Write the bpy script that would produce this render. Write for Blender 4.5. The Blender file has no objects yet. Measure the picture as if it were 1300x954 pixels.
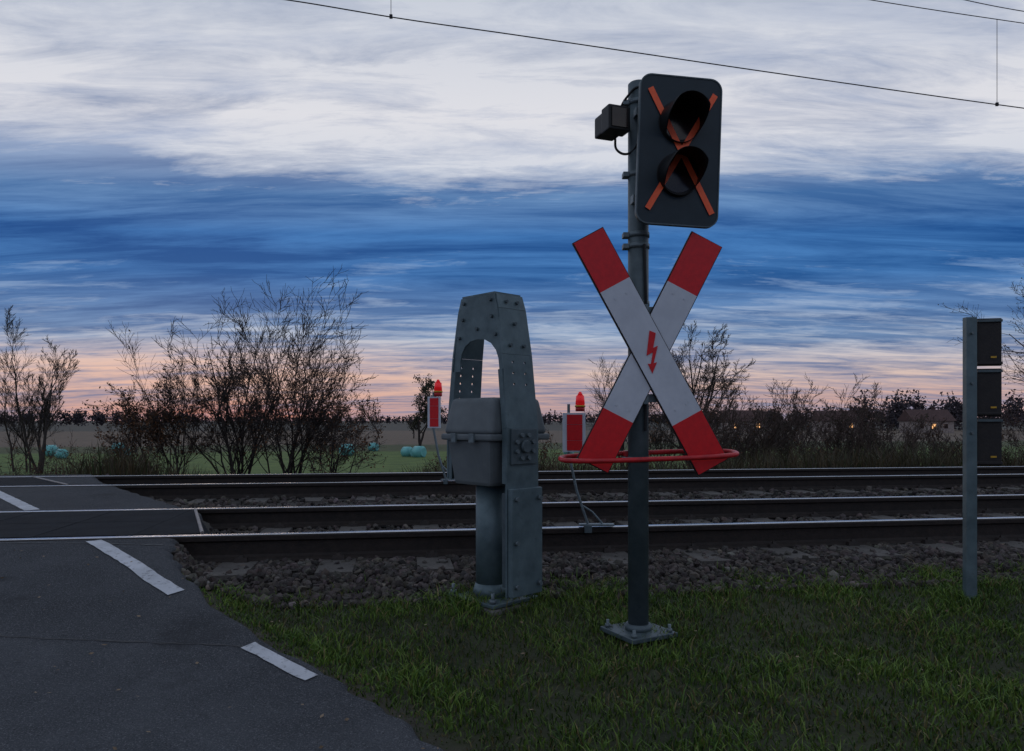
import bpy, bmesh, math, random
import numpy as np
from mathutils import Vector, Matrix, Euler
R=math.radians
random.seed(3); rng=np.random.default_rng(7)
scene=bpy.context.scene
scene.view_settings.view_transform='Standard'; scene.view_settings.look='None'; scene.view_settings.exposure=0
TH=math.atan(.15); CT,ST=math.cos(TH),math.sin(TH)
RAIL_V=[4.965,6.47,8.97,10.47]; RTOP=.365

def s2l(c):
    return tuple(((x/255)/12.92 if x/255<=.04045 else ((x/255+.055)/1.055)**2.4) for x in c)
# ---------------------------------------------------------------- materials
def mat(name,c1,c2=None,scale=8,rough=.7,metal=0,bump=.2,bscale=None,detail=6,attr=None,spec=.4,emit=None,estr=0,bdist=.01,speck=None,wear=None):
    m=bpy.data.materials.new(name); m.use_nodes=True
    nt=m.node_tree; n=nt.nodes; l=nt.links; b=n['Principled BSDF']
    b.inputs['Roughness'].default_value=rough; b.inputs['Metallic'].default_value=metal
    b.inputs['Specular IOR Level'].default_value=spec
    c2=c2 or tuple(x*.6 for x in c1)
    tc=n.new('ShaderNodeTexCoord')
    no=n.new('ShaderNodeTexNoise'); no.inputs['Scale'].default_value=scale; no.inputs['Detail'].default_value=detail; no.inputs['Roughness'].default_value=.65
    l.new(tc.outputs['Object'],no.inputs['Vector'])
    cr=n.new('ShaderNodeValToRGB'); cr.color_ramp.elements[0].position=.35; cr.color_ramp.elements[1].position=.65
    cr.color_ramp.elements[0].color=(*c2,1); cr.color_ramp.elements[1].color=(*c1,1)
    l.new(no.outputs['Fac'],cr.inputs['Fac'])
    out=cr.outputs['Color']
    if attr:
        a=n.new('ShaderNodeAttribute'); a.attribute_name=attr
        mx=n.new('ShaderNodeMix'); mx.data_type='RGBA'; mx.blend_type='MULTIPLY'; mx.inputs[0].default_value=1
        l.new(a.outputs['Color'],mx.inputs[6]); l.new(out,mx.inputs[7]); out=mx.outputs[2]
    def overlay(sc,lo,hi,color,out,det=2):
        q=n.new('ShaderNodeTexNoise'); q.inputs['Scale'].default_value=sc; q.inputs['Detail'].default_value=det; q.inputs['Roughness'].default_value=.7
        l.new(tc.outputs['Object'],q.inputs['Vector'])
        r=n.new('ShaderNodeMapRange'); r.inputs['From Min'].default_value=lo; r.inputs['From Max'].default_value=hi; l.new(q.outputs['Fac'],r.inputs['Value'])
        mm=n.new('ShaderNodeMix'); mm.data_type='RGBA'; l.new(r.outputs['Result'],mm.inputs[0]); l.new(out,mm.inputs[6]); mm.inputs[7].default_value=(*color,1)
        return mm.outputs[2]
    if speck:
        for sp in speck: out=overlay(sp[0],sp[1],sp[2],sp[3],out)
    if wear: out=overlay(wear[0],wear[1],wear[2],wear[3],out,8)
    l.new(out,b.inputs['Base Color'])
    if bump>0:
        n2=n.new('ShaderNodeTexNoise'); n2.inputs['Scale'].default_value=bscale or scale*6; n2.inputs['Detail'].default_value=4
        l.new(tc.outputs['Object'],n2.inputs['Vector'])
        bp=n.new('ShaderNodeBump'); bp.inputs['Strength'].default_value=bump; bp.inputs['Distance'].default_value=bdist
        l.new(n2.outputs['Fac'],bp.inputs['Height']); l.new(bp.outputs['Normal'],b.inputs['Normal'])
    if emit:
        b.inputs['Emission Color'].default_value=(*emit,1); b.inputs['Emission Strength'].default_value=estr
    return m
M={}
M['galv']=mat('galvanised_steel',(.16,.20,.215),(.10,.125,.135),14,.5,.35,.15,90,bdist=.002)
M['galv2']=mat('weathered_galvanised_steel',(.125,.175,.19),(.07,.105,.116),7,.5,.3,.15,60,bdist=.002,wear=(22,.60,.80,(.04,.056,.06)))
M['pole']=mat('pole_paint',(.09,.120,.132),(.055,.077,.086),10,.5,.2,.12,70,bdist=.002,wear=(30,.6,.8,(.03,.035,.035)))
M['housing']=mat('housing_paint',(.125,.145,.152),(.09,.106,.113),5,.6,.0,.12,50,bdist=.002,wear=(9,.62,.8,(.06,.062,.06)))
M['concrete']=mat('concrete',(.19,.18,.165),(.10,.095,.088),9,.9,0,.5,60)
M['sleeper']=mat('sleeper_concrete',(.105,.095,.085),(.055,.049,.043),7,.9,0,.6,50,wear=(14,.50,.68,(.035,.03,.027)))
M['black']=mat('dark_signal_paint',(.018,.032,.042),(.014,.026,.034),12,.45,0,.05,80,bdist=.001,spec=.3)
M['hood']=mat('hood_black',(.009,.010,.011),(.006,.006,.007),12,.5,0,.05,spec=.3)
M['lens']=mat('dark_lens',(.02,.01,.01),(.012,.008,.008),12,.15,0,0)
M['orange']=mat('orange_tape',(.95,.145,.045),(.88,.11,.035),25,.5,0,.1)
M['red']=mat('red_sheeting',(.64,.008,.012),(.52,.006,.010),30,.38,0,.05)
M['white']=mat('white_sheeting',(.55,.58,.63),(.46,.49,.54),7,.4,0,.04,wear=(16,.64,.88,(.32,.34,.35)))
M['redtube']=mat('red_tube_paint',(.55,.015,.02),(.33,.01,.014),18,.4,0,.1)
M['asphalt']=mat('asphalt',(.066,.070,.077),(.038,.041,.046),1.6,.9,0,1,130,bdist=.008,attr='Col',spec=.2,speck=[(170,.52,.72,(.16,.16,.168)),(120,.60,.74,(.012,.012,.013))],wear=(1.1,.58,.68,(.030,.031,.034)))
M['tar']=mat('tar_seam',(.012,.012,.013),None,20,.5,0,.2)
M['line']=mat('road_paint',(.52,.53,.56),(.40,.41,.43),5,.7,0,.6,120,wear=(26,.54,.68,(.16,.16,.17)))
M['panel']=mat('crossing_panel_rubber',(.022,.024,.028),(.013,.014,.016),4,.9,0,.6,90,spec=.1,speck=[(150,.58,.78,(.05,.05,.055))])
M['steel']=mat('polished_rail_steel',(.66,.65,.64),(.52,.50,.49),30,.22,1,.02)
M['rust']=mat('rusty_rail',(.030,.021,.017),(.016,.012,.010),20,.75,.1,.4,60)
M['stone']=mat('ballast_stone',(.080,.069,.063),(.052,.045,.041),18,.9,0,.3,60,attr='Col')
M['grass']=mat('grass_blades',(1.0,.95,.9),(.60,.66,.5),1.6,.6,0,0,attr='Col',spec=.25)
M['ground']=mat('ground_soil',(1.15,1.1,1),(.6,.65,.57),.9,.95,0,.8,14,attr='Col',bdist=.02,detail=10)
M['bark']=mat('bark',(.055,.042,.037),(.03,.023,.021),6,.9,0,0)
M['bark2']=mat('bark_reddish',(.088,.055,.044),(.045,.032,.028),.9,.9,0,0)
M['leaf']=mat('dry_leaves',(.14,.060,.022),(.055,.028,.014),3,.8,0,0)
M['leafg']=mat('dull_leaves',(.055,.05,.025),(.03,.03,.018),3,.8,0,0)
M['far']=mat('distant_trees_haze_tint',(.105,.082,.085),(.055,.052,.062),.05,1,0,0,spec=0)  # aerial haze is painted into this lighter greyish tree colour
M['litter']=mat('leaf_litter',(.28,.21,.14),(.12,.075,.04),12,.8,0,0)
M['bale']=mat('bale_wrap',(.16,.48,.45),(.12,.36,.36),3,.4,0,.4,8)
M['darkpanel']=mat('dark_sign_back',(.024,.020,.019),(.014,.012,.012),12,.6,.1,.15)
M['lampred']=mat('red_lamp',(.75,.015,.02),(.6,.01,.015),20,.25,0,0,emit=(1,.02,.03),estr=.18)
M['yellow']=mat('yellow_plastic',(.6,.35,.03),(.4,.22,.02),20,.5,0,0)
M['wire']=mat('wire',(.02,.02,.022),None,20,.5,.5,0)
M['wall']=mat('house_wall',(.36,.30,.27),None,2,.9,0,0)
M['roof']=mat('house_roof',(.09,.05,.045),None,2,.9,0,0)
M['win']=mat('lit_window',(.8,.5,.2),None,2,.5,0,0,emit=(1,.5,.2),estr=1.6)
M['steel_edge']=mat('steel_edge',(.30,.27,.24),(.16,.14,.13),20,.5,.2,.1)

# ---------------------------------------------------------------- helpers
def link(o,parent=None):
    scene.collection.objects.link(o)
    if parent: o.parent=parent
    return o
def empty(name,loc=(0,0,0),rot=(0,0,0),parent=None):
    o=bpy.data.objects.new(name,None); o.location=loc; o.rotation_euler=rot; o.empty_display_size=.1
    return link(o,parent)
def npmesh(name,V,F,m,parent=None,smooth=False,col=None,mi=None):
    me=bpy.data.meshes.new(name)
    Fs=F if isinstance(F,list) else [F]
    me.vertices.add(len(V)); me.vertices.foreach_set('co',np.asarray(V,dtype=np.float32).ravel())
    idx=np.concatenate([f.ravel() for f in Fs]); cnt=np.concatenate([np.full(len(f),f.shape[1]) for f in Fs])
    st=np.concatenate([[0],np.cumsum(cnt)[:-1]])
    me.loops.add(len(idx)); me.loops.foreach_set('vertex_index',idx.astype(np.int32))
    me.polygons.add(len(cnt)); me.polygons.foreach_set('loop_start',st.astype(np.int32)); me.polygons.foreach_set('loop_total',cnt.astype(np.int32))
    for mm in (m if isinstance(m,list) else [m]): me.materials.append(mm)
    if mi is not None: me.polygons.foreach_set('material_index',mi.astype(np.int32))
    me.update(calc_edges=True)
    me.polygons.foreach_set('use_smooth',np.full(len(cnt),smooth))
    if col is not None:
        a=me.color_attributes.new('Col','FLOAT_COLOR','POINT')
        a.data.foreach_set('color',np.hstack([col,np.ones((len(col),1))]).astype(np.float32).ravel())
    me.validate()
    return link(bpy.data.objects.new(name,me),parent)
def bmobj(name,bm,m,parent,loc=(0,0,0),rot=(0,0,0),smooth=False):
    me=bpy.data.meshes.new(name); bm.to_mesh(me); bm.free(); me.materials.append(m)
    for p in me.polygons: p.use_smooth=smooth
    o=bpy.data.objects.new(name,me); o.location=loc; o.rotation_euler=rot
    return link(o,parent)
def box(name,size,loc,m,parent=None,rot=(0,0,0),bev=.003,taper=None):
    bm=bmesh.new(); bmesh.ops.create_cube(bm,size=1)
    for v in bm.verts:
        if taper and v.co.z<0: v.co.x*=taper; v.co.y*=taper
        v.co.x*=size[0]; v.co.y*=size[1]; v.co.z*=size[2]
    if bev: bmesh.ops.bevel(bm,geom=bm.edges[:],offset=bev,segments=2,affect='EDGES',profile=.6)
    return bmobj(name,bm,m,parent,loc,rot)
def cyl(name,p0,p1,r0,m,parent=None,r1=None,seg=28,bev=0):
    p0=Vector(p0);p1=Vector(p1);d=p1-p0; r1=r0 if r1 is None else r1
    bm=bmesh.new(); bmesh.ops.create_cone(bm,cap_ends=True,segments=seg,radius1=r0,radius2=r1,depth=d.length)
    if bev:
        bmesh.ops.bevel(bm,geom=[e for e in bm.edges if abs(e.verts[0].co.z-e.verts[1].co.z)<1e-6],offset=bev,segments=2,affect='EDGES')
    q=d.to_track_quat('Z','Y')
    o=bmobj(name,bm,m,parent,(p0+p1)/2,q.to_euler())
    for p in o.data.polygons: p.use_smooth=len(p.vertices)==4
    return o
def fromcurve(name,cu,m,parent,loc,rot,smooth=False):
    tmp=bpy.data.objects.new('tmp',cu); scene.collection.objects.link(tmp)
    bpy.context.view_layer.update()
    me=bpy.data.meshes.new_from_object(tmp.evaluated_get(bpy.context.evaluated_depsgraph_get()))
    bpy.data.objects.remove(tmp); me.name=name; me.materials.clear(); me.materials.append(m)
    for p in me.polygons: p.use_smooth=smooth
    o=bpy.data.objects.new(name,me); o.location=loc; o.rotation_euler=rot
    return link(o,parent)
def circ(c,r,n=14): return [(c[0]+r*math.cos(2*math.pi*i/n),c[1]+r*math.sin(2*math.pi*i/n)) for i in range(n)]
def plate(name,outer,holes,th,m,parent,loc=(0,0,0),rot=(R(90),0,0)):
    cu=bpy.data.curves.new(name,'CURVE'); cu.dimensions='2D'; cu.fill_mode='BOTH'; cu.extrude=th/2
    for poly in [outer]+holes:
        sp=cu.splines.new('POLY'); sp.points.add(len(poly)-1); sp.use_cyclic_u=True
        for p,q in zip(sp.points,poly): p.co=(q[0],q[1],0,1)
    return fromcurve(name,cu,m,parent,loc,rot)
def tube(name,pts,r,m,parent=None,cyc=False,res=4,smoothc=True):
    cu=bpy.data.curves.new(name,'CURVE'); cu.dimensions='3D'; cu.bevel_depth=r; cu.bevel_resolution=res; cu.use_fill_caps=True
    if smoothc:
        sp=cu.splines.new('BEZIER'); sp.bezier_points.add(len(pts)-1); sp.resolution_u=10
        for p,q in zip(sp.bezier_points,pts): p.co=q; p.handle_left_type='AUTO'; p.handle_right_type='AUTO'
    else:
        sp=cu.splines.new('POLY'); sp.points.add(len(pts)-1)
        for p,q in zip(sp.points,pts): p.co=(*q,1)
    sp.use_cyclic_u=cyc
    return fromcurve(name,cu,m,parent,(0,0,0),(0,0,0),True)
def rrect(w,h,r,n=6):
    o=[]
    for cx,cy,a0 in ((w/2-r,h/2-r,0),(-w/2+r,h/2-r,90),(-w/2+r,-h/2+r,180),(w/2-r,-h/2+r,270)):
        for i in range(n+1):
            a=R(a0+90*i/n); o.append((cx+r*math.cos(a),cy+r*math.sin(a)))
    return o

# ---------------------------------------------------------------- terrain functions
VG=[-200,2.8,3.3,4.05,4.15,4.5,10.95,11.4,12.5,15,25,60,5000]; ZG=[0,0,.01,.09,.08,.175,.175,.05,-.1,-.6,-1.4,-1.5,-1.5]
VR=[-200,2.4,3.1,3.5,3.9,4.3,4.8,10.9,13,16,25,5000]; ZR=[0,0,.07,.14,.23,.30,.355,.355,.12,-.4,-1.32,-1.42]
YB=[-20,0,2.3,2.45,2.97,3.26,3.65,4.2,4.75,5.0,5.9,8.8,10.9,14,40,5000]
XB=[6,.8,-.14,-.24,-.73,-1.09,-1.53,-1.96,-2.19,-2.24,-2.5,-4.9,-6.3,-9,-36,-5000]
def vv(x,y): return y*CT-x*ST
def zroad(x,y): return np.interp(vv(x,y),VR,ZR)
def xb(y): return np.interp(y,YB,XB)
def zground(x,y):
    v=vv(x,y); g=np.interp(v,VG,ZG); d=x-xb(y)
    w=np.where((v>4.15)&(v<11),.18,np.where(v<=4.15,.5,2.0))
    t=np.clip(1-d/w,0,1); t=t*t*(3-2*t)
    rz=zroad(x,y)-.03
    g=g+(.014*np.sin(x*3.1+y*1.7)*np.cos(y*2.3-x)+.010*np.sin(x*9+y*4)*np.sin(y*8-x*3))*(v<4)
    return g*(1-t)+rz*t
def uv2xy(u,v): return u*CT-v*ST, u*ST+v*CT

# ---------------------------------------------------------------- ground
def axis(lo,hi,step,far,g):
    a=list(np.arange(lo,hi,step)); s=step; x=hi
    up=[]
    while x<far: up.append(x); s*=g; x+=s
    up.append(far)
    return a,up
a,up=axis(-5,6,.08,2500,1.12); xs=np.array(sorted([-x-0 for x in up if x>6.1]+list(a)+up)); xs=np.unique(np.round(xs,4))
xs=np.unique(np.concatenate([xs,np.arange(-14,-5,.3)]))
a,up=axis(1.5,13,.08,3500,1.07); ys=np.unique(np.concatenate([[-200,-80,-30,-10,-4,-1,.5],a,up]))
X,Y=np.meshgrid(xs,ys); Z=zground(X,Y)
far=np.clip((Y-30)/100,0,1); Z=Z+far*(.35*np.sin(X*.021+1)*np.sin(Y*.017)+.0)
V=np.stack([X.ravel(),Y.ravel(),Z.ravel()],1)
ny,nx=X.shape; I=np.arange(nx*ny).reshape(ny,nx)
F=np.stack([I[:-1,:-1].ravel(),I[:-1,1:].ravel(),I[1:,1:].ravel(),I[1:,:-1].ravel()],1)
vvv=vv(V[:,0],V[:,1]); col=np.zeros((len(V),3))
def setc(mask,c): col[mask]=c
setc(vvv<4.15,(.032,.036,.016)); setc((vvv>=4.15)&(vvv<11.3),(.038,.033,.030)); setc((vvv>=11.3)&(vvv<17),(.06,.058,.025))
setc((vvv>=17)&(vvv<62),(.095,.145,.030)); setc((vvv>=62)&(vvv<78),(.07,.08,.03)); setc((vvv>=78)&(vvv<190),(.145,.105,.078)); setc(vvv>=190,(.08,.072,.06))
dd=V[:,0]-xb(V[:,1]); setc((dd<.12)&(vvv<4.3),(.05,.043,.034))
npmesh('ground',V,F,M['ground'],smooth=True,col=col)

# ---------------------------------------------------------------- road
yr=np.unique(np.concatenate([np.arange(-3,1.5,.5),np.arange(1.5,13,.06),np.arange(13,60,1.0)]))
offs=np.array([.10,.03,0,-.04,-.12,-.3,-.6,-1,-1.5,-2,-2.6,-3.3,-4,-5,-6,-7,-8,-9,-10])
Y,O=np.meshgrid(yr,offs,indexing='ij'); wob=.016*np.sin(Y*17)+.014*np.sin(Y*41+1)+.010*np.sin(Y*67)
X=xb(Y)+O+np.where(O>-.5,wob,0); Z=zroad(X,Y); Z[:,0]-=.28; Z[:,1]-=.02
V=np.stack([X.ravel(),Y.ravel(),Z.ravel()],1); ny,nx=X.shape; I=np.arange(nx*ny).reshape(ny,nx)
F=np.stack([I[:-1,1:].ravel(),I[:-1,:-1].ravel(),I[1:,:-1].ravel(),I[1:,1:].ravel()],1)
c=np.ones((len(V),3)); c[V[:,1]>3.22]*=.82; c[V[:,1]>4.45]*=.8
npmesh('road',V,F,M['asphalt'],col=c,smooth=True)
lines=empty('road_marking')
def stripe(name,pts,w,m='line',jit=.0018,dz=.005,parent=None):
    P=[]
    for (x0,y0),(x1,y1) in zip(pts[:-1],pts[1:]):
        n=max(2,int(math.hypot(x1-x0,y1-y0)/.05))
        for i in range(n): P.append((x0+(x1-x0)*i/n,y0+(y1-y0)*i/n))
    P.append(pts[-1]); P=np.array(P); T=np.gradient(P,axis=0); T/=np.linalg.norm(T,axis=1)[:,None]; N=np.stack([-T[:,1],T[:,0]],1)
    j=rng.normal(0,jit,(len(P),2))
    A=P+N*(w/2+j[:,:1]); B=P-N*(w/2+j[:,1:])
    V=np.vstack([np.c_[A,zroad(A[:,0],A[:,1])+dz],np.c_[B,zroad(B[:,0],B[:,1])+dz]]); n=len(P)
    F=np.array([[i,i+n,i+n+1,i+1] for i in range(n-1)])
    npmesh(name,V,F,M[m],parent or lines,smooth=True)
def onv(v,k=0):
    pts=[(-1.64,3.71),(-2.53,4.49),(-5.16,7.45),(-8.6,11.2),(-12,15)]
    for a,b in zip(pts[:-1],pts[1:]):
        va,vb=vv(*a),vv(*b)
        if va<=v<=vb: t=(v-va)/(vb-va); return (a[0]+(b[0]-a[0])*t,a[1]+(b[1]-a[1])*t)
    return pts[0]
stripe('edge_line_a',[(-1.68,3.70),(-1.88,3.87),onv(4.86)],.085)
stripe('edge_line_b',[onv(6.6),onv(8.8)],.11)
stripe('edge_line_c',[onv(10.6),onv(13)],.11)
stripe('edge_line_d',[(-1.15,3.22),(-.80,2.955)],.065)
seam=empty('asphalt_seam')
stripe('seam_a',[(-6.5,3.30),(-4.2,3.24),(-2.6,3.25),(-1.12,3.21)],.010,'tar',.004,.003,seam)
stripe('seam_b',[(-6.9,4.50),(-4.4,4.47),(-2.9,4.46),(-2.1,4.45)],.012,'tar',.004,.003,seam)

# ---------------------------------------------------------------- tracks
def make_track(v0,v1,uend,skew):
    tr=empty('railway_track')
    prof=[(-.07,-.172),(.07,-.172),(.07,-.162),(.02,-.145),(.009,-.13),(.009,-.05),(.034,-.038),(.036,-.012),(.030,-.003),(.022,0),(-.022,0),(-.030,-.003),(-.036,-.012),(-.034,-.038),(-.009,-.05),(-.009,-.13),(-.02,-.145),(-.07,-.162)]
    for k,v in enumerate((v0,v1)):
        us=np.linspace(-70,90,81); n=len(prof); V=[]
        for u in us:
            for p in prof:
                x,y=uv2xy(u,v+p[0]); V.append((x,y,RTOP+p[1]))
        F=[];mi=[]
        for i in range(len(us)-1):
            for j in range(n):
                F.append((i*n+j,i*n+(j+1)%n,(i+1)*n+(j+1)%n,(i+1)*n+j)); mi.append(1 if j in (8,9,10) else 0)
        npmesh('rail_%d'%(k+1),np.array(V),np.array(F)[:,::-1],[M['rust'],M['steel']],tr,mi=np.array(mi))
    vc=(v0+v1)/2; V=[];F=[];CV=[];CF=[]
    def addbox(V,F,u,v,hu,hv,z0,z1,tp=.8):
        b=len(V)
        for z,s in ((z0,1),(z1,tp)):
            for su,sv in ((-1,-1),(1,-1),(1,1),(-1,1)):
                x,y=uv2xy(u+su*hu*s,v+sv*(hv-(1-s)*.08)); V.append((x,y,z))
        for f in ((4,5,6,7),(0,1,5,4),(1,2,6,5),(2,3,7,6),(3,0,4,7)): F.append([b+i for i in f])
    u=-40
    while u<50:
        j=random.uniform(-.008,.008)
        addbox(V,F,u+j,vc,.135,1.26,.05,.200)
        if -15<u<22:
            for v in (v0,v1):
                for s in (-1,1):
                    addbox(CV,CF,u,v+s*.085,.045,.030,.19,.228)
                    addbox(CV,CF,u,v+s*.085,.014,.014,.228,.25)
        u+=.6
    npmesh('sleepers',np.array(V),np.array(F),M['sleeper'],tr)
    npmesh('rail_clips',np.array(CV),np.array(CF),M['rust'],tr)
    cp=empty('level_crossing_panel')
    n=14; L=.6
    for i in range(n):
        for (va,vb) in ((v0+.095,vc-.004),(vc+.004,v1-.045)):
            ue=uend-i*L; x,y=uv2xy(ue-L/2,(va+vb)/2)
            box('slab_%d'%i,(L-.007,vb-va,.09),(x,y,RTOP-.003-.045),M['panel'],cp,rot=(0,0,TH),bev=.006)
    va,vb=v0+.095,v1-.045; s=skew; zt=RTOP-.004
    top=[(uend,va,zt),(uend+s,va,zt),(uend+.02,vb,zt),(uend,vb,zt)]
    toe=[(uend+s+.11,va,.20),(uend+.13,vb,.20)]
    P=[(*uv2xy(u,v),z) for u,v,z in top+toe]
    P+= [(*uv2xy(uend,va),.15),(*uv2xy(uend+s,va),.15),(*uv2xy(uend+s+.11,va),.15),(*uv2xy(uend,vb),.15),(*uv2xy(uend+.13,vb),.15)]
    npmesh('end_panel',np.array(P),np.array([[0,1,2,3],[6,7,1,0],[1,7,8,4],[3,2,5,10]]),M['panel'],cp)
    Q=[P[1],P[4],P[5],P[2]]
    npmesh('end_bevel',np.array(Q),np.array([[0,1,2,3]]),M['panel'],cp)
    tube('ramp_lip',[(P[1][0],P[1][1],zt+.002),(P[2][0],P[2][1],zt+.002)],.012,M['steel_edge'],cp,smoothc=False)
    return tr
make_track(RAIL_V[0],RAIL_V[1],-1.70,.42)
make_track(RAIL_V[2],RAIL_V[3],-4.75,1.0)

# ---------------------------------------------------------------- ballast
ico=bmesh.new(); bmesh.ops.create_icosphere(ico,subdivisions=1,radius=1); ico.verts.ensure_lookup_table()
IV=np.array([v.co[:] for v in ico.verts]); IF=np.array([[v.index for v in f.verts] for f in ico.faces]); ico.free()
def stones(n,u0,u1,v0,v1,size):
    u=rng.uniform(u0,u1,n); v=rng.uniform(v0,v1,n)+rng.normal(0,.02,n)
    x,y=uv2xy(u,v); ok=(x>xb(y)+.04)
    for rv in RAIL_V: ok&=abs(v-rv)>.075
    for a,b in ((RAIL_V[0],RAIL_V[1]),(RAIL_V[2],RAIL_V[3])):
        c=(a+b)/2
        fr=np.abs((((u+40)/.6+.5)%1)-.5)*.6
        ok&=~((abs(v-c)<1.23)&(fr<.12)&(rng.random(n)<.88))
    x,y,v=x[ok],y[ok],v[ok]; n=len(x)
    s=rng.uniform(.55,1.35,n)*size
    z=zground(x,y)+s*rng.uniform(-.1,.85,n)
    P=IV[None]*(1+rng.uniform(-.3,.3,(n,12,1)))
    P=P*rng.uniform(.55,1.15,(n,1,3))
    ax=rng.normal(size=(n,3)); ax/=np.linalg.norm(ax,axis=1)[:,None]; an=rng.uniform(0,6.28,n)
    c_,s_=np.cos(an)[:,None,None],np.sin(an)[:,None,None]; A=ax[:,None,:]
    P=P*c_+np.cross(np.broadcast_to(A,P.shape),P)*s_+A*(P*A).sum(-1,keepdims=True)*(1-c_)
    P=P*s[:,None,None]+np.stack([x,y,z],1)[:,None]
    F=(IF[None]+12*np.arange(n)[:,None,None]).reshape(-1,3)
    g=rng.uniform(.3,1.3,(n,1)); k=rng.random((n,1))<.05; g=np.where(k,g*2.0,g); tint=np.array([1,.95,.90])+rng.uniform(-.08,.10,(n,3))
    return P.reshape(-1,3),F,np.repeat(g*tint,12,0)
parts=[stones(17000,-1.9,6,4.08,4.9,.023),stones(13000,-2,8,4.9,7.2,.024),stones(9000,-5,12,7.2,11.3,.032),stones(3000,6,14,4.1,7.2,.034)]
V=[];F=[];C=[];o=0
for p in parts: V.append(p[0]);F.append(p[1]+o);C.append(p[2]);o+=len(p[0])
npmesh('ballast',np.vstack(V),np.vstack(F),M['stone'],col=np.vstack(C))

# ---------------------------------------------------------------- grass
def blades(name,x,y,z,h,w,lean,colA,m):
    n=len(x); an=rng.uniform(0,2*np.pi,n); dx,dy=np.cos(an),np.sin(an)
    la=rng.uniform(0,2*np.pi,n); le=lean*h*rng.uniform(.1,1,n); lx,ly=np.cos(la)*le,np.sin(la)*le
    P=np.zeros((n,5,3))
    for i,(t,ws,lt) in enumerate(((0,1,0),(0,-1,0),(.55,-.8,.35),(.55,.8,.35),(1,0,1))):
        P[:,i,0]=x+dx*w*ws*.5+lx*lt; P[:,i,1]=y+dy*w*ws*.5+ly*lt; P[:,i,2]=z+h*t*(1-.25*lean*lt)
    b=5*np.arange(n)[:,None]
    return npmesh(name,P.reshape(-1,3),[b+np.array([[0,1,2,3]]),b+np.array([[3,2,4]])],m,col=np.repeat(colA,5,0))
n=290000
x=rng.uniform(-2.3,6,n); y=rng.uniform(1.9,5.6,n); v=vv(x,y)
pn=np.sin(x*5+np.sin(y*7))*np.sin(y*6+np.sin(x*4))
pn2=np.sin(x*13+2*np.sin(y*9))*np.sin(y*15+x*3)
pn3=np.sin(x*1.9+1.3*np.sin(y*2.1)+.6)*np.sin(y*3.1+x*.8+1)
tuft=np.clip(.5+.28*pn+.26*pn2+.22*pn3,0,1.2)
ok=(v<4.22+.12*pn+rng.normal(0,.04,n))&(x-xb(y)>.03+.07*pn2+rng.normal(0,.04,n))&(rng.random(n)<.25+.75*tuft)&(x<y*.8+.8)
x,y,v,tuft,pn3=x[ok],y[ok],v[ok],tuft[ok],pn3[ok]; n=len(x); print('blades',n)
edge=np.clip((x-xb(y))/.25,.4,1)
h=(.018+.04*rng.random(n)**1.6+.055*tuft**2*rng.random(n)+.05*(rng.random(n)<.03)+.03*np.clip((v-3.95)/.2,0,1)*rng.random(n))*edge
for (cx_,cy_,rr) in ((.618,3.62,.24),(-.115,4.15,.30),(2.60,4.2,.2)):
    q=np.exp(-(((x-cx_)**2+(y-cy_)**2)/rr**2)**2); h+=q*.045*rng.random(n)
r=rng.random((n,1)); g1=np.array([.070,.145,.022]); g2=np.array([.15,.215,.038]); g3=np.array([.21,.165,.075]); g4=np.array([.028,.062,.012])
c=g1*(1-r)+g2*r; k=rng.random(n)+.10*(pn3<-.3)*-1; c[k<.09]=g3*(.5+.6*rng.random(((k<.09).sum(),1))); c[(k>.10)&(k<.32)]=g4
c*=(.55+.75*tuft)[:,None]
blades('grass',x,y,zground(x,y)-.003,h,.0038+.0035*rng.random(n),1.0,c,M['grass'])
n=60000; u=rng.uniform(-24,28,n); v=11.35+rng.random(n)**1.4*4.5; x,y=uv2xy(u,v)
pn=np.sin(u*.9+np.sin(u*.37))*.5+.5; pn2=np.sin(u*4+v*2)*.5+.5
ok=(x-xb(y)>.4)&(rng.random(n)<.35+.65*pn2)
x,y,u,v,pn,pn2=x[ok],y[ok],u[ok],v[ok],pn[ok],pn2[ok]; n=len(x)
gap=np.clip(1-np.exp(-((u+1.5)/2.8)**2)*.55,0,1)
h=(.22+.40*rng.random(n)+.40*pn*rng.random(n))*(1+.45*np.clip((v-12)/2.5,0,1))*gap
r=rng.random((n,1)); c=np.array([.105,.075,.042])*(1-r)+np.array([.035,.03,.018])*r; k=rng.random(n)<.16; c[k]=(.045,.06,.02)
blades('dry_reeds',x,y,zground(x,y),h,.010+.012*rng.random(n),.55,c,M['grass'])
def quads(name,P,size,m,parent=None,flat=False,col=None):
    n=len(P); a=rng.normal(size=(n,3)); 
    if flat: a[:,2]*=.15
    a/=np.linalg.norm(a,axis=1)[:,None]
    b=rng.normal(size=(n,3)); 
    if flat: b[:,2]*=.15
    b-=a*(a*b).sum(1)[:,None]; b/=np.linalg.norm(b,axis=1)[:,None]
    s=(size*rng.uniform(.5,1.2,n))[:,None]
    Q=np.stack([P-a*s,P+b*s*.55,P+a*s,P-b*s*.55],1).reshape(-1,3)
    return npmesh(name,Q,(4*np.arange(n)[:,None]+np.arange(4)[None]),m,parent,col=col)
n=420; x=rng.uniform(-4.5,4.5,n); y=rng.uniform(2,4.4,n); onr=x<xb(y)
ok=(onr&(rng.random(n)<.8))|(~onr&(rng.random(n)<.4)); x,y=x[ok],y[ok]; onr=x<xb(y)
z=np.where(onr,zroad(x,y)+.010,zground(x,y)+.030)
quads('fallen_leaves',np.stack([x,y,z],1),.011,M['litter'],flat=True)

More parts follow.
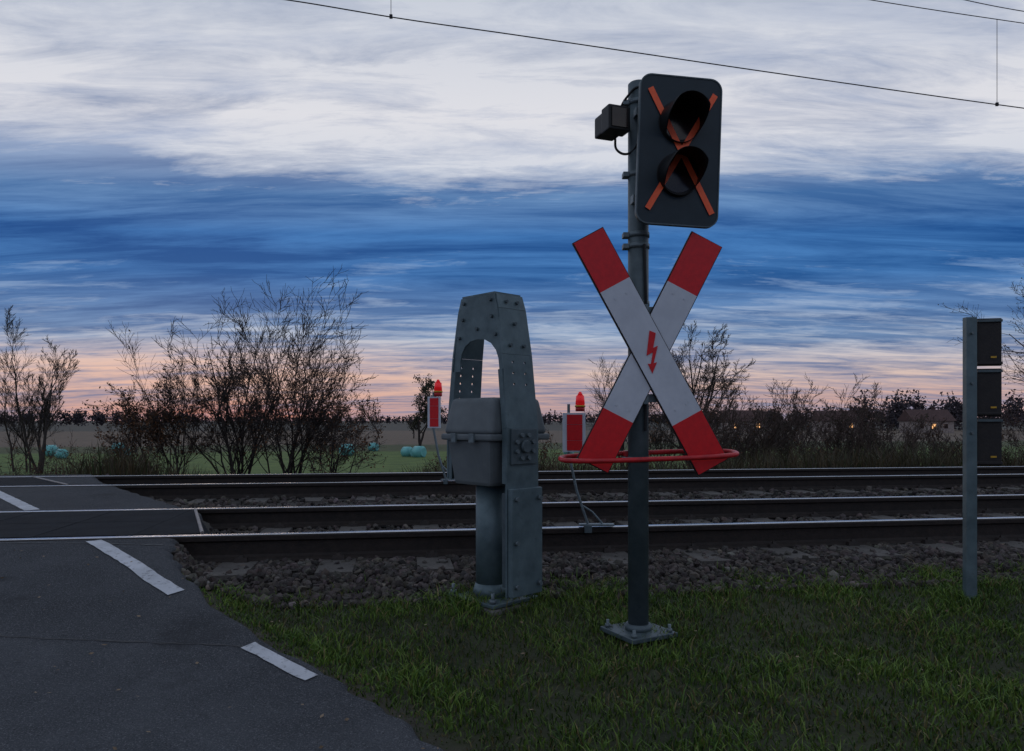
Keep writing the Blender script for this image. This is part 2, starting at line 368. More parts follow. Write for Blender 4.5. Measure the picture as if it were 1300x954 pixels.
# ---------------------------------------------------------------- trees
def tubes_mesh(name,S,m,parent):
    S=np.array(S); p0,p1,r0,r1=S[:,:3],S[:,3:6],S[:,6],S[:,7]
    d=p1-p0; L=np.linalg.norm(d,axis=1)[:,None]; d/=np.maximum(L,1e-6)
    up=np.where(abs(d[:,2:3])>.9,np.array([[1,0,0]]),np.array([[0,0,1]]))
    a=np.cross(d,up); a/=np.linalg.norm(a,axis=1)[:,None]; b=np.cross(d,a)
    K=3; V=np.zeros((len(S),2*K,3))
    for i in range(K):
        an=2*np.pi*i/K; o=a*np.cos(an)+b*np.sin(an)
        V[:,i]=p0+o*r0[:,None]; V[:,i+K]=p1+o*r1[:,None]
    base=2*K*np.arange(len(S))[:,None]
    F=np.vstack([base+np.array([[i,(i+1)%K,(i+1)%K+K,i+K]]) for i in range(K)])
    return npmesh(name,V.reshape(-1,3),F,m,parent,smooth=True)
NSEG=0
def tree(name,base,height,stems=1,spread=.35,levels=4,kids=5,r0=.06,seed=0,leaves=0,leafsize=.05,leafmat='leaf',bark='bark',up=.25,wand=.16,lowleaf=False,ratio=.52,start=.2,rmin=.0045,lead=1.0):
    global NSEG
    rd=random.Random(seed); S=[]; tips=[]
    def br(p,d,L,r,lev):
        ns=(7,6,4,3,2)[lev-1] if lev<=5 else 2; p=Vector(p); d=Vector(d).normalized()
        pts=[p.copy()]; dirs=[d.copy()]
        for i in range(ns):
            d=(d+Vector((rd.gauss(0,wand),rd.gauss(0,wand),rd.gauss(0,wand)*.6+up*.35))).normalized()
            q=p+d*L/ns; ra=max(r*(1-.75*i/ns),rmin*.8); rb=max(r*(1-.75*(i+1)/ns),rmin*.6)
            S.append((*p,*q,ra,rb)); p=q; pts.append(p.copy()); dirs.append(d.copy())
            if lev>=levels-1: tips.append(p.copy())
        if lev<levels:
            nk=kids+rd.randint(-1,1)
            for k in range(nk):
                t=start+(1-start)*(k+rd.random())/nk; i=min(ns-1,int(t*ns)); f=t*ns-i
                q=pts[i].lerp(pts[i+1],f); dd=dirs[i]
                side=Vector((rd.gauss(0,1),rd.gauss(0,1),rd.gauss(0,.5))); side-=dd*side.dot(dd); side.normalize()
                nd=dd*(1-.25*rd.random())+side*(spread*2*rd.uniform(.6,1.3))
                br(q,nd,L*ratio*rd.uniform(.7,1.2)*(1.15-.5*t),max(r*(1-.75*t)*.6,rmin),lev+1)
    P=empty(name,base)
    for s in range(stems):
        a=rd.uniform(0,6.28); sp=spread*(0 if stems==1 else rd.uniform(.2,1.1))*lead
        off=(rd.gauss(0,.12)*(stems>1),rd.gauss(0,.12)*(stems>1),0)
        br(off,(math.cos(a)*sp,math.sin(a)*sp,1),height*.82*(1 if stems==1 else rd.uniform(.55,1.05)),r0*rd.uniform(.7,1),1)
    A=np.array(S); zmax=max(A[:,5].max(),.1); f=height/zmax; A[:,:6]*=f; tp=np.array([t[:] for t in tips])*f
    NSEG+=len(A)
    tubes_mesh('branches',A,M[bark],P)
    if leaves:
        w=np.ones(len(tp))
        if lowleaf: w=np.clip(1.1-tp[:,2]/height*1.5,.02,1)
        cl=np.sin(tp[:,0]*2.1+seed)*np.sin(tp[:,1]*2.7)*np.sin(tp[:,2]*2.3+1)+1.05; w=w*cl**2; w/=w.sum()
        ii=rng.choice(len(tp),leaves,p=w); LP=tp[ii]+rng.normal(0,leafsize*1.3,(leaves,3))
        quads('leaves',LP,leafsize,M[leafmat],P)
    return P
tree('bare_shrub',(-7.35,16,-.75),3.9,stems=9,spread=.34,levels=4,kids=6,r0=.026,seed=2,leaves=2400,leafsize=.034,lowleaf=True,up=.35)
tree('bare_shrub',(-6.05,16.3,-.75),5.3,stems=14,spread=.35,levels=4,kids=6,r0=.036,seed=5,leaves=900,leafsize=.034,lowleaf=True,up=.3,rmin=.0055)
tree('bare_shrub',(-4.85,16,-.7),4.8,stems=13,spread=.38,levels=4,kids=6,r0=.034,seed=8,leaves=700,leafsize=.034,lowleaf=True,up=.3,rmin=.0055)
tree('bare_shrub',(-3.75,15.6,-.7),3.2,stems=9,spread=.45,levels=4,kids=6,r0=.022,seed=11,leaves=2200,leafsize=.034,lowleaf=False)
tree('bare_shrub',(-7.9,15.5,-.7),2.6,stems=8,spread=.5,levels=4,kids=5,r0=.018,seed=13,leaves=1600,leafsize=.034)
tree('bare_tree',(-22.2,35,-1.4),7.7,stems=4,spread=.24,levels=5,kids=6,r0=.11,seed=21,up=.32,start=.12,rmin=.008,ratio=.5)
tree('bare_tree',(-23.9,36,-1.4),6.2,stems=3,spread=.28,levels=4,kids=7,r0=.08,seed=22,up=.3,start=.12,rmin=.008)
tree('round_tree',(-8.6,70,-1.5),7.0,stems=2,spread=.5,levels=4,kids=6,r0=.2,seed=31,leaves=4200,leafsize=.11,leafmat='leafg',start=.25,ratio=.6,rmin=.015)
tree('slender_tree',(-17.9,100,-1.5),5.4,stems=1,spread=.3,levels=3,kids=8,r0=.13,seed=33,leaves=350,leafsize=.13,leafmat='leafg',rmin=.02)
tree('slender_tree',(-13.3,100,-1.5),4.0,stems=1,spread=.3,levels=3,kids=8,r0=.11,seed=34,leaves=350,leafsize=.13,leafmat='leafg',rmin=.02)
tree('bare_tree',(7.3,30,-1.4),6.5,stems=5,spread=.36,levels=5,kids=5,r0=.11,seed=41,start=.2,rmin=.009)
tree('bare_tree',(4.7,31,-1.4),5.5,stems=5,spread=.35,levels=4,kids=7,r0=.07,seed=44,start=.15,rmin=.008)
tree('bare_shrub',(5.6,28,-1.4),3.8,stems=8,spread=.4,levels=4,kids=6,r0=.04,seed=47,leaves=500,leafsize=.05,rmin=.007)
for i,(px,top) in enumerate(((895,498),(930,480),(960,508),(990,472),(1030,514),(1070,484),(1096,474),(1128,516),(1170,530),(1210,528),(1270,524),(1335,500))):
    D=21+((i*37)%7-3)*.7; k=939/D
    tree('brown_shrub',((px-650)/k,D,-1.2),1.2+1.096+(534-top)/k,stems=13 if top<500 else 11,spread=.38,levels=4,kids=5,r0=.020,seed=60+i,leaves=700,leafsize=.030,leafmat='leafg' if i%2 else 'leaf',bark='bark2',start=.1,rmin=.0075,up=.35)
for i,px in enumerate((15,70,130,175,560,690,760)):
    D=17; k=939/D
    tree('brown_shrub',((px-650)/k,D,-.9),1.55+.15*(i%3),stems=10,spread=.5,levels=3,kids=6,r0=.012,seed=90+i,leaves=400,leafsize=.03,bark='bark2',start=.1)
tree('tall_bare_tree',(17.3,22,-1.2),10.0,stems=5,spread=.40,levels=5,kids=6,r0=.13,seed=79,leaves=7000,leafsize=.035,leafmat='leafg',start=.12,rmin=.007)
print('segments',NSEG)
P=[]
def crown(cx,cy,cz,rx,rz,n):
    q=rng.normal(size=(n,3)); q/=np.linalg.norm(q,axis=1)[:,None]; q*=rng.random((n,1))**.5
    P.append(q*np.array([rx,rx,rz])*rng.uniform(.75,1.3,(n,1))+np.array([cx,cy,cz]))
def belt(px0,px1,D,top,var,step,n):
    px=px0
    while px<px1:
        k=939/D; t=top+rng.uniform(-var,var); h=1.096+1.5+(534-t)/k; rx=max(h*.30,1.2)*rng.uniform(.6,1.2)
        crown((px-650)/k,D+rng.uniform(-8,8),-1.5+h*.5,rx,h*.47,n); px+=step*rng.uniform(.5,1.5)
belt(-120,240,330,521,4,5,110); belt(230,620,520,528,2,5,60); belt(600,900,420,524,3,5,80)
belt(560,1420,600,526,2,5,50); belt(905,1010,200,518,5,10,200); belt(1010,1130,200,518,7,9,200); belt(1115,1450,190,500,8,9,330)
P=np.vstack(P); sz=.22+P[:,1]/750
quads('distant_tree_line',P,sz,M['far'])
def house(loc,s,lit):
    fh=empty('farmhouse',loc); fh.scale=(s,s,s)
    box('walls',(10,7,3.2),(0,0,1.6),M['wall'],fh,bev=0)
    npmesh('roof',np.array([(-5.4,-4,3.1),(5.4,-4,3.1),(5.4,4,3.1),(-5.4,4,3.1),(-5.4,0,6),(5.4,0,6)]),[np.array([[0,1,5,4],[2,3,4,5]]),np.array([[0,4,3],[1,2,5]])],M['roof'],fh)
    npmesh('gables',np.array([(-5,-3.4,3.2),(-5,3.4,3.2),(-5,0,5.6),(5,-3.4,3.2),(5,3.4,3.2),(5,0,5.6)]),np.array([[0,1,2],[4,3,5]]),M['wall'],fh)
    for i,xx in enumerate((-3,0,3)): box('window_%d'%i,(.9,.06,1.1),(xx,-3.53,1.8),M['win'] if i in lit else M['lens'],fh,bev=0)
    box('chimney',(.6,.6,1.4),(2,.4,6),M['roof'],fh,bev=0)
house((84,150,-1.5),.8,(1,)); house((50,160,-1.5),.8,(0,2)); house((72,165,-1.5),.8,(2,))
for px,py,s in ((65,573,1),(78,576,.8),(150,569,1),(158,574,.8),(440,573,1.1),(474,567,.9),(517,574,.9),(532,575,1),(722,572,.8)):
    D=939*(1.096+1.45)/(py+6-534); k=939/D; b=empty('wrapped_hay_bale',((px-650)/k,D,-1.5),(0,0,rng.uniform(-.6,.6)))
    s*=.85; cyl('wrap',(-.5*s,0,.48*s),(.5*s,0,.48*s),.5*s,M['bale'],b,bev=.12,seg=24)

# ---------------------------------------------------------------- crossing signal
sig=empty('level_crossing_signal',(.618,3.62,.045))
cyl('pole',(0,0,.02),(0,0,2.70),.050,M['pole'],sig,seg=40,bev=.006)
cyl('base_collar',(0,0,.02),(0,0,.06),.064,M['pole'],sig,seg=32,bev=.005)
box('base_plate',(.27,.27,.022),(0,0,.018),M['pole'],sig,rot=(0,0,R(28)),bev=.004)
for i in range(4):
    a=R(28+45+90*i); p=(.15*math.cos(a),.15*math.sin(a))
    cyl('anchor_bolt_%d'%i,(*p,.0),(*p,.065),.008,M['galv'],sig,seg=10); cyl('anchor_nut_%d'%i,(*p,.029),(*p,.044),.015,M['galv'],sig,seg=6)
for z in (1.90,1.955,2.60,2.25,.86,1.2,1.62): 
    cyl('clamp_%d'%int(z*100),(0,0,z-.014),(0,0,z+.014),.0545,M['galv'],sig,seg=32,bev=.003)
    box('clamp_lug_%d'%int(z*100),(.03,.05,.024),(-.062,.0,z),M['galv'],sig)
head=empty('signal_head',(.172,-.115,2.325),(0,R(2),R(7)),sig)
plate('backboard',rrect(.395,.70,.055,8),[],.018,M['black'],head)
plate('backboard_rim',rrect(.403,.708,.058,8),[rrect(.391,.696,.052,8)],.024,M['pole'],head)
box('lamp_housing',(.30,.10,.54),(.02,.061,.0),M['hood'],head,bev=.02)
box('bracket_upper',(.16,.05,.04),(-.12,.075,.20),M['galv'],head); box('bracket_lower',(.16,.05,.04),(-.12,.075,-.22),M['galv'],head)
def hood(name,cx,cz,r,m,parent):
    n=48; V=[];F=[]
    for shell in (0,1):
        rr=r-.003*shell
        for j in range(9):
            for i in range(n):
                a=2*math.pi*i/n; up=math.sin(a)
                L=.025+.150*min(1,max(0,(up+.55)/.95))**.8
                t=j/8; V.append((cx+rr*math.cos(a)*(1-.10*t),-.009-L*t,cz+rr*math.sin(a)*(1-.10*t)-.014*t))
    b=9*n
    for s in (0,1):
        for j in range(8):
            for i in range(n):
                f=[s*b+j*n+i,s*b+j*n+(i+1)%n,s*b+(j+1)*n+(i+1)%n,s*b+(j+1)*n+i]; F.append(f if s==0 else f[::-1])
    for i in range(n): F.append([8*n+i,8*n+(i+1)%n,b+8*n+(i+1)%n,b+8*n+i])
    npmesh(name,np.array(V),np.array(F),m,parent,smooth=True)
for nm,cz in (('upper',.135),('lower',-.115)):
    cyl('lens_'+nm,(-.003,-.008,cz),(-.003,-.013,cz),.084,M['lens'],head,seg=40)
    cyl('lens_ring_'+nm,(-.003,-.007,cz),(-.003,-.011,cz),.104,M['hood'],head,seg=40)
    hood('hood_'+nm,-.003,cz,.099,M['hood'],head)
def strip(name,a,b,w,y,m,parent,th=.0015):
    dx,dz=b[0]-a[0],b[1]-a[1]; L=math.hypot(dx,dz); ang=math.atan2(dx,dz)
    return box(name,(w,th,L),((a[0]+b[0])/2,y,(a[1]+b[1])/2),m,parent,rot=(0,ang,0),bev=0)
strip('tape_a',(-.152,.285),(.168,-.29),.028,-.0155,M['orange'],head)
strip('tape_b',(.165,.275),(-.148,-.285),.028,-.0175,M['orange'],head)
det=empty('detector',(-.139,-.02,2.49),(0,0,R(20)),sig)
box('body',(.10,.15,.10),(0,0,0),M['hood'],det,bev=.008); box('visor',(.115,.08,.118),(0,-.055,.0),M['hood'],det,bev=.006)
box('front',(.085,.004,.09),(0,-.098,0),M['lens'],det,bev=0)
tube('arm',[(-.10,.0,2.46),(-.06,.02,2.52),(0,.0,2.55)],.014,M['pole'],sig)
tube('cable_a',[(-.11,.03,2.45),(-.10,.0,2.37),(-.05,-.02,2.35),(-.01,-.052,2.39),(0,-.058,2.5)],.006,M['hood'],sig)
tube('cable_b',[(-.10,.03,2.55),(-.06,-.03,2.62),(.0,-.05,2.66),(.05,-.05,2.6)],.006,M['hood'],sig)
tube('conduit',[(.02,-.056,1.9),(.03,-.054,1.5),(.025,-.056,1.0)],.007,M['hood'],sig)

# ---------------------------------------------------------------- St Andrew's cross
cr=empty('railroad_crossing_sign',(.660,3.53,1.423),(0,0,R(3)))
for nm,ang,L,y in (('bar_a',-28.7,1.25,-.012),('bar_b',27,1.21,.0)):
    bar=empty(nm,(0,y,0),(0,R(ang),0),cr); w=.158; e=.265
    box('frame',(w+.010,.018,L+.010),(0,.0125,0),M['darkpanel'],bar,bev=.002)
    box('white_middle',(w,.006,L-2*e),(0,0,0),M['white'],bar,bev=0)
    box('red_end_top',(w,.006,e),(0,0,L/2-e/2),M['red'],bar,bev=0); box('red_end_bottom',(w,.006,e),(0,0,-L/2+e/2),M['red'],bar,bev=0)
    for s in (-1,1):
        for q in (-.30,.30): cyl('rivet',(s*.03,-.003,q),(s*.03,-.0055,q),.005,M['white'],bar,seg=10)
bolt=[(-.008,.10),(.022,.088),(.010,.018),(.032,.028),(.012,-.055),(.028,-.050),(.006,-.105),(-.016,-.058),(-.001,-.058),(.008,-.003),(-.022,-.020)]
plate('lightning_arrow',bolt,[],.002,M['red'],cr,(0,-.0175,0))
box('mount_a',(.05,.05,.06),(-.03,.035,.20),M['galv'],cr); box('mount_b',(.05,.05,.06),(-.03,.035,-.22),M['galv'],cr)
box('mount_strap_a',(.20,.008,.04),(-.03,.03,.20),M['galv'],cr); box('mount_strap_b',(.20,.008,.04),(-.03,.03,-.22),M['galv'],cr)
ring=[]
for i in range(20):
    a=2*math.pi*i/20; cx=math.copysign(abs(math.cos(a))**.6,math.cos(a)); cy=math.copysign(abs(math.sin(a))**.75,math.sin(a))
    ring.append((.425*cx,.035+.12*cy,-.498+.014*cx+.010*cy))
tube('guard_hoop',ring,.012,M['redtube'],cr,cyc=True)
box('hoop_bracket',(.12,.05,.03),(-.04,.12,-.49),M['redtube'],cr)

# ---------------------------------------------------------------- barrier drive (boom removed)
bar=empty('level_crossing_barrier',(-.115,4.15,.10),(0,0,R(43.8)))
cyl('column',(0,0,.02),(0,0,.66),.088,M['galv2'],bar,seg=40)
cyl('column_flare',(0,0,.012),(0,0,.09),.115,M['galv2'],bar,r1=.089,seg=40)
box('base_plate',(.34,.40,.02),(0,0,.01),M['galv2'],bar,bev=.004)
box('foundation',(.36,.42,.08),(0,0,-.045),M['concrete'],bar,bev=.01)
for i,(sx,sy) in enumerate(((-1,-1),(1,-1),(1,1),(-1,1))):
    p=(sx*.14,sy*.165); cyl('anchor_bolt_%d'%i,(*p,.02),(*p,.075),.010,M['galv'],bar,seg=10); cyl('anchor_nut_%d'%i,(*p,.02),(*p,.042),.020,M['galv'],bar,seg=6)
box('housing_lower',(.37,.36,.25),(.01,0,.765),M['housing'],bar,bev=.02,taper=.84)
box('housing_lid_rim',(.45,.42,.035),(.03,0,.905),M['housing'],bar,bev=.010)
bm=bmesh.new(); bmesh.ops.create_cube(bm,size=1)
for v in bm.verts:
    top=v.co.z>0
    v.co.x*=.435*(.80 if top else 1); v.co.y*=.405*(.88 if top else 1); v.co.z*=.20
bmesh.ops.bevel(bm,geom=bm.edges[:],offset=.03,segments=4,affect='EDGES',profile=.6)
bmobj('housing_lid',bm,M['housing'],bar,(.03,0,1.02),(0,0,0),True)
box('latch',(.012,.04,.05),(-.200,-.06,.90),M['galv'],bar); box('latch_b',(.012,.04,.05),(-.200,.09,.90),M['galv'],bar)
hy=lambda z: np.interp(z,[0,.95,1.35,1.60,1.68],[.245,.245,.205,.165,.140])
zs=[1.27,1.35,1.48,1.60,1.68]
left=[(-hy(z)+.001,z) for z in zs]; right=[(hy(z)-.001,z) for z in zs[::-1]]
arch=[(.150,1.27),(.148,1.32),(.135,1.37),(.105,1.41),(.06,1.435),(.0,1.443),(-.06,1.437),(-.11,1.415),(-.150,1.375),(-.17,1.33),(-.178,1.27)]
plate('carrier_arch_web',left+right+arch,[],.010,M['galv2'],bar,(-.10,0,0),(R(90),0,R(90)))
def sheet(name,s,segs,holes):
    for k,(z0,z1,w0,w1) in enumerate(segs):
        y0,y1=s*hy(z0),s*hy(z1); L=math.hypot(y1-y0,z1-z0); tl=math.atan2(y1-y0,z1-z0)
        hl=[circ((x_,(z_-z0)),r_) for x_,z_,r_ in holes if z0+.015<z_<z1-.015]
        plate('%s_%d'%(name,k),[(-w0,0),(w0,0),(w1,L),(-w1,L)],hl,.012,M['galv2'],bar,(0,y0,z0),(R(90)-tl,0,0))
hf=[(x_,z_,.0085) for z_ in (1.12,1.165,1.21,1.255,1.30) for x_ in (-.045,.045)]
hn=[(x_,z_,.0075) for z_ in (1.19,1.25,1.31) for x_ in (-.04,.05)]
sheet('side_plate_near',-1,[(.06,.95,.118,.118),(.951,1.35,.118,.110),(1.351,1.60,.110,.102),(1.601,1.68,.102,.098)],hn)
sheet('side_plate_far',1,[(.66,.95,.118,.118),(.951,1.35,.118,.110),(1.351,1.60,.110,.102),(1.601,1.68,.102,.098)],hf)
for s in (-1,1):
    for k,(z0,z1) in enumerate(((.66,.95),(.951,1.27))):
        y0,y1=s*(hy(z0)-.018),s*(hy(z1)-.018); tl=math.atan2(y1-y0,z1-z0)
        box('lip_%d_%d'%(s,k),(.008,.034,math.hypot(y1-y0,z1-z0)),(-.112,(y0+y1)/2,(z0+z1)/2),M['galv2'],bar,rot=(-tl,0,0),bev=.001)
box('counterweight_near',(.226,.035,.57),(.0,-.270,.350),M['galv2'],bar,bev=.004)
box('counterweight_inner',(.226,.03,.50),(.0,-.222,.36),M['pole'],bar,bev=.004)
for i,(a,b) in enumerate(((-.085,.12),(.085,.12),(-.085,.58),(.085,.58),(-.085,.35))):
    cyl('cw_bolt_%d'%i,(a,-.287,b),(a,-.306,b),.013,M['galv'],bar,seg=6)
for nm,s in (('near',-1),('far',1)):
    box('pivot_plate_'+nm,(.19,.014,.19),(0,s*.258,.856),M['pole'],bar,bev=.004)
    for i in range(8):
        a=R(22.5+45*i); cyl('pivot_bolt_%s_%d'%(nm,i),(.066*math.cos(a),s*.264,.856+.066*math.sin(a)),(.066*math.cos(a),s*.280,.856+.066*math.sin(a)),.012,M['galv'],bar,seg=6)
    cyl('pivot_hub_'+nm,(0,s*.264,.856),(0,s*.285,.856),.034,M['pole'],bar,seg=24,bev=.004)
    cyl('pivot_shaft_'+nm,(0,s*.17,.856),(0,s*.24,.856),.06,M['pole'],bar,seg=24)
plate('top_cap',[(-.10,-.135),(.095,-.135),(.095,.135),(-.10,.135)],[],.010,M['galv2'],bar,(0,0,1.687),(0,0,0))
for i,(y,z) in enumerate(((-.11,1.65),(.11,1.65),(-.12,1.56),(.12,1.56),(-.15,1.46),(.15,1.46),(.0,1.50))):
    cyl('web_bolt_%d'%i,(-.105,y,z),(-.118,y,z),.010,M['pole'],bar,seg=6)
for i,(x_,z) in enumerate(((-.05,1.40),(.05,1.40),(0,1.52),(-.04,1.64),(.04,1.64))):
    y_=-hy(z); cyl('side_bolt_%d'%i,(x_,y_-.003,z),(x_,y_-.020,z),.010,M['pole'],bar,seg=6)
tube('cable',[(.14,.10,.70),(.16,.12,.5),(.09,.06,.3),(.10,.04,.05)],.012,M['hood'],bar)

# ---------------------------------------------------------------- warning beacons
def beacon(loc,px,pz0,pz1,tx,hw,hh,k=1,yaw=0):
    b=empty('warning_beacon',loc,(0,0,0))
    box('clamp_foot',(.24,.06,.014),(.06,0,.012),M['galv'],b,bev=.003); box('clamp_jaw',(.05,.09,.05),(0,0,-.015),M['pole'],b)
    tube('leg_front',[(0,0,.02),(px*.6,-.01,pz0*.5),(px,0,pz0)],.009*k,M['galv'],b,smoothc=False)
    tube('leg_brace',[(.10,0,.02),(.03,0,.10),(px*.25,-.005,pz0*.28)],.007*k,M['galv'],b,smoothc=False)
    tube('upright',[(px,.012,pz0-.02),(px,.012,pz1+.05)],.010*k,M['galv'],b,smoothc=False)
    pc=(tx,-.01,(pz0+pz1)/2); p=empty('beacon_board',pc,(0,0,yaw),b)
    box('frame',(hw*2,.018,hh*2),(0,0,0),M['white'],p,bev=.003)
    for i,(zc,h) in enumerate(((.66,.26),(0,.42),(-.66,.26))):
        box('red_field_%d'%i,(hw*1.35,.003,hh*h*2*.95),(.06*hw,-.0115,zc*hh),M['red'],p,bev=0)
    z=pz1; X0=tx+hw*.55
    cyl('lamp_base',(X0,0,z),(X0,0,z+.03*k),.032*k,M['redtube'],b,seg=20)
    cyl('lamp_collar',(X0,0,z+.03*k),(X0,0,z+.042*k),.036*k,M['yellow'],b,seg=20)
    cyl('lamp_lens',(X0,0,z+.042*k),(X0,0,z+.11*k),.033*k,M['lampred'],b,r1=.028*k,seg=24,bev=.004)
    cyl('lamp_cap',(X0,0,z+.11*k),(X0,0,z+.135*k),.02*k,M['lampred'],b,r1=.008*k,seg=16)
beacon((.52,5.08,.368),-.13,.50,.79,-.095,.078,.135,1,R(-8))
beacon((-.80,8.94,.368),-.15,.63,1.02,-.14,.085,.19,1.5,R(-20))

# ---------------------------------------------------------------- post with panels at the right
sp=empty('trackside_sign_post',(2.60,4.2,.05),(0,0,0))
plate('post',[(-.030,-.018),(.030,-.018),(.030,.018),(.022,.018),(.022,-.010),(-.022,-.010),(-.022,.018),(-.030,.018)],[],1.63,M['galv2'],sp,(0,0,.815),(0,0,0))
for i,zc in enumerate((1.49,1.205,.925)):
    p=empty('panel_%d'%i,(.108,.0,zc),(0,0,R(-12)),sp)
    box('board',(.125,.02,.270),(0,0,0),M['darkpanel'],p,bev=.004)
    box('rib_a',(.127,.012,.014),(0,-.016,.12),M['pole'],p,bev=.002); box('rib_b',(.127,.012,.014),(0,-.016,-.12),M['darkpanel'],p,bev=.002)
    box('sticker',(.03,.002,.010),(.02,-.012,-.085),M['yellow'],p,bev=0)
    box('strap',(.09,.012,.03),(.03,.026,zc+.05),M['pole'],sp,bev=.002); box('strap_b',(.09,.012,.03),(.03,.026,zc-.06),M['pole'],sp,bev=.002)
    cyl('bolt_%d'%i,(0,-.018,zc+.05),(0,-.030,zc+.05),.008,M['galv'],sp,seg=6)

# ---------------------------------------------------------------- overhead line
oh=empty('overhead_wire')
def trk(X): return 9.83+.15*X
tube('contact_wire',[(x,trk(x),1.096+dz) for x,dz in ((-14,5.65),(-3.1,5.36),(-1.4,5.22),(0,5.13),(3.95,4.86),(7.6,4.63),(14,4.3))],.0075,M['wire'],oh)
tube('messenger_wire',[(x,trk(x),1.096+dz) for x,dz in ((-14,9.6),(-3,7.2),(1.5,6.3),(5.1,6.03),(7.6,5.89),(14,5.6))],.006,M['wire'],oh)
tube('feeder_wire',[(x,trk(x)+.05,1.096+dz) for x,dz in ((2,6.8),(6.8,6.17),(7.6,6.10),(14,5.8))],.006,M['wire'],oh)
def dropper(nm,x,z0,z1): tube(nm,[(x,trk(x),1.096+z0),(x,trk(x),1.096+z1)],.004,M['wire'],oh,smoothc=False); box(nm+'_clamp',(.04,.025,.05),(x,trk(x),1.096+z0),M['wire'],oh)
dropper('dropper_a',-1.57,5.24,6.9); dropper('dropper_b',7.15,4.66,5.91)

# ---------------------------------------------------------------- world
w=bpy.data.worlds.new('World'); scene.world=w; w.use_nodes=True; nt=w.node_tree; N=nt.nodes; L=nt.links; N.clear()
try:
    w.cycles.sampling_method='MANUAL'; w.cycles.sample_map_resolution=256
except Exception as e: print(e)
out=N.new('ShaderNodeOutputWorld'); bg=N.new('ShaderNodeBackground'); L.new(bg.outputs[0],out.inputs[0]); bg.inputs['Strength'].default_value=.1
sky=N.new('ShaderNodeTexSky'); sky.sky_type='NISHITA'; sky.sun_disc=False; sky.sun_elevation=R(2); sky.sun_rotation=R(-22)
tc=N.new('ShaderNodeTexCoord'); sx=N.new('ShaderNodeSeparateXYZ'); L.new(tc.outputs['Generated'],sx.inputs[0])
def mth(op,a,b=None,c=None,clamp=False):
    n=N.new('ShaderNodeMath'); n.operation=op; n.use_clamp=clamp
    for i,q in enumerate((a,b,c)):
        if q is None: continue
        if isinstance(q,(int,float)): n.inputs[i].default_value=q
        else: L.new(q,n.inputs[i])
    return n.outputs[0]
x,y,z=sx.outputs
hor=mth('SQRT',mth('ADD',mth('MULTIPLY',mth('MULTIPLY',x,x),.3),mth('MULTIPLY',y,y))); hor=mth('MAXIMUM',hor,.05)
t=mth('MAXIMUM',mth('DIVIDE',z,hor),0)
zz=mth('ADD',mth('MAXIMUM',z,0),.10)
cx=N.new('ShaderNodeCombineXYZ'); L.new(mth('DIVIDE',x,zz),cx.inputs[0]); L.new(mth('DIVIDE',y,zz),cx.inputs[1])
def noise(scale,rot,st,detail,rough,dist=0,off=(0,0,0)):
    mp=N.new('ShaderNodeMapping'); mp.inputs['Rotation'].default_value=(0,0,R(rot)); mp.inputs['Scale'].default_value=st; mp.inputs['Location'].default_value=off
    L.new(cx.outputs[0],mp.inputs[0]); n=N.new('ShaderNodeTexNoise'); n.inputs['Scale'].default_value=scale; n.inputs['Detail'].default_value=detail
    n.inputs['Roughness'].default_value=rough; n.inputs['Distortion'].default_value=dist; L.new(mp.outputs[0],n.inputs['Vector']); return n.outputs['Fac']
n1=noise(1.1,-14,(.7,1.5,1),7,.60,.5,(3.2,1.1,0)); n2=noise(3.8,-26,(.5,1.8,1),8,.68,.5,(7,2,0)); n3=noise(.45,10,(1,1,1),2,.5,0,(1,5,0))
n4=noise(1.9,-20,(.45,2.2,1),7,.66,.4,(11,4,0))
def ramp(f,els):
    r=N.new('ShaderNodeValToRGB'); e=r.color_ramp.elements
    while len(e)<len(els): e.new(.5)
    for q,(p,c) in zip(e,els):
        q.position=p; q.color=(*(s2l(c) if isinstance(c,tuple) else (c,c,c)),1)
    L.new(f,r.inputs['Fac']); return r.outputs['Color']
tn=mth('MULTIPLY',t,1/.6)
tw=mth('ADD',tn,mth('MULTIPLY',mth('SUBTRACT',n3,.5),.35))
def yy(y_): return (534-y_)/939/.6
clear=ramp(tn,[(0,(190,156,156)),(yy(505),(206,168,158)),(yy(470),(216,194,186)),(yy(430),(186,196,212)),(yy(350),(140,172,212)),(yy(265),(202,210,224)),(yy(150),(224,224,230)),(yy(0),(202,208,220)),(1,(170,182,202))])
cloud=ramp(tn,[(0,(116,122,150)),(yy(480),(118,124,154)),(yy(430),(84,114,158)),(yy(350),(38,88,148)),(yy(300),(32,80,142)),(yy(250),(64,106,160)),(yy(180),(138,152,182)),(yy(0),(148,160,184))])
cloudl=ramp(tn,[(0,(146,138,158)),(yy(480),(160,156,176)),(yy(430),(120,148,186)),(yy(350),(72,124,184)),(yy(300),(66,120,182)),(yy(250),(114,150,194)),(yy(180),(168,180,206)),(yy(0),(174,184,206))])
cov=ramp(tw,[(0,.50),(yy(480),.47),(yy(440),.54),(yy(400),.62),(yy(340),.76),(yy(285),.82),(yy(240),.66),(yy(205),.44),(yy(120),.36),(yy(0),.50)])
def stretch(a,b): return mth('MULTIPLY_ADD',mth('SUBTRACT',a,.5),b,.5)
nn=mth('ADD',mth('MULTIPLY',stretch(n1,1.6),.50),mth('MULTIPLY',stretch(n2,1.8),.50))
fac=mth('ADD',mth('MULTIPLY',mth('ADD',mth('SUBTRACT',nn,1),cov),3.2),.5,clamp=True)
f4=mth('MULTIPLY_ADD',mth('SUBTRACT',n4,.5),3.8,.42,clamp=True)
mc=N.new('ShaderNodeMix'); mc.data_type='RGBA'; L.new(f4,mc.inputs[0]); L.new(cloud,mc.inputs[6]); L.new(cloudl,mc.inputs[7])
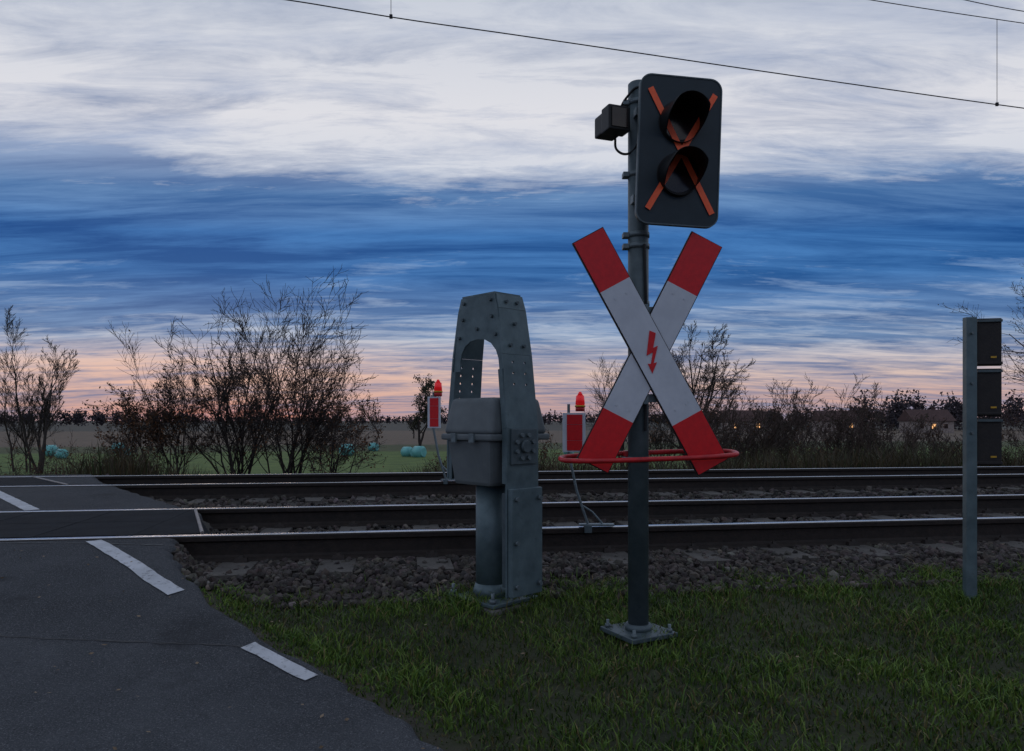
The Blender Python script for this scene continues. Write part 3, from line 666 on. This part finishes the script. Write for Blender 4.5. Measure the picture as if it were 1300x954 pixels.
mx=N.new('ShaderNodeMix'); mx.data_type='RGBA'; L.new(fac,mx.inputs[0]); L.new(clear,mx.inputs[6]); L.new(mc.outputs[2],mx.inputs[7])
az=mth('ARCTAN2',x,y)
def glow(base,az0,waz,t0,wt,amp,colr,byfac=True):
    gx=mth('DIVIDE',mth('SUBTRACT',az,az0),waz); gz=mth('DIVIDE',mth('SUBTRACT',t,t0),wt)
    gl=mth('EXPONENT',mth('MULTIPLY',mth('ADD',mth('MULTIPLY',gx,gx),mth('MULTIPLY',gz,gz)),-1))
    gl=mth('MULTIPLY',gl,mth('MULTIPLY',mth('SUBTRACT',1.08,fac),amp),clamp=True)
    m=N.new('ShaderNodeMix'); m.data_type='RGBA'; L.new(gl,m.inputs[0]); L.new(base,m.inputs[6]); m.inputs[7].default_value=(*s2l(colr),1); return m.outputs[2]
o1=glow(mx.outputs[2],-.40,.35,.060,.035,.6,(236,186,164)); o2=glow(o1,-.36,.12,.010,.012,.8,(240,140,105))
m3=N.new('ShaderNodeMix'); m3.data_type='RGBA'; m3.blend_type='MULTIPLY'; m3.inputs[0].default_value=1; L.new(o2,m3.inputs[6]); m3.inputs[7].default_value=(10,10,10,1); m3.clamp_result=False
m4=N.new('ShaderNodeMix'); m4.data_type='RGBA'; m4.inputs[0].default_value=.985; L.new(sky.outputs[0],m4.inputs[6]); L.new(m3.outputs[2],m4.inputs[7])
L.new(m4.outputs[2],bg.inputs[0])
sl=bpy.data.lights.new('sun','SUN'); sl.energy=.10; sl.angle=R(12); sl.color=(1,.78,.6)
so=bpy.data.objects.new('sun',sl); scene.collection.objects.link(so)
d=Vector((math.sin(R(-22))*math.cos(R(4)),math.cos(R(-22))*math.cos(R(4)),math.sin(R(4)))); so.rotation_euler=d.to_track_quat('Z','Y').to_euler()

# ---------------------------------------------------------------- camera
cd=bpy.data.cameras.new('camera'); cd.lens=26; cd.sensor_width=36; cd.sensor_fit='HORIZONTAL'; cd.shift_y=57/1300; cd.clip_end=8000; cd.clip_start=.05
co=bpy.data.objects.new('camera',cd); co.location=(0,0,1.096); co.rotation_euler=(R(90),0,0); scene.collection.objects.link(co); scene.camera=co
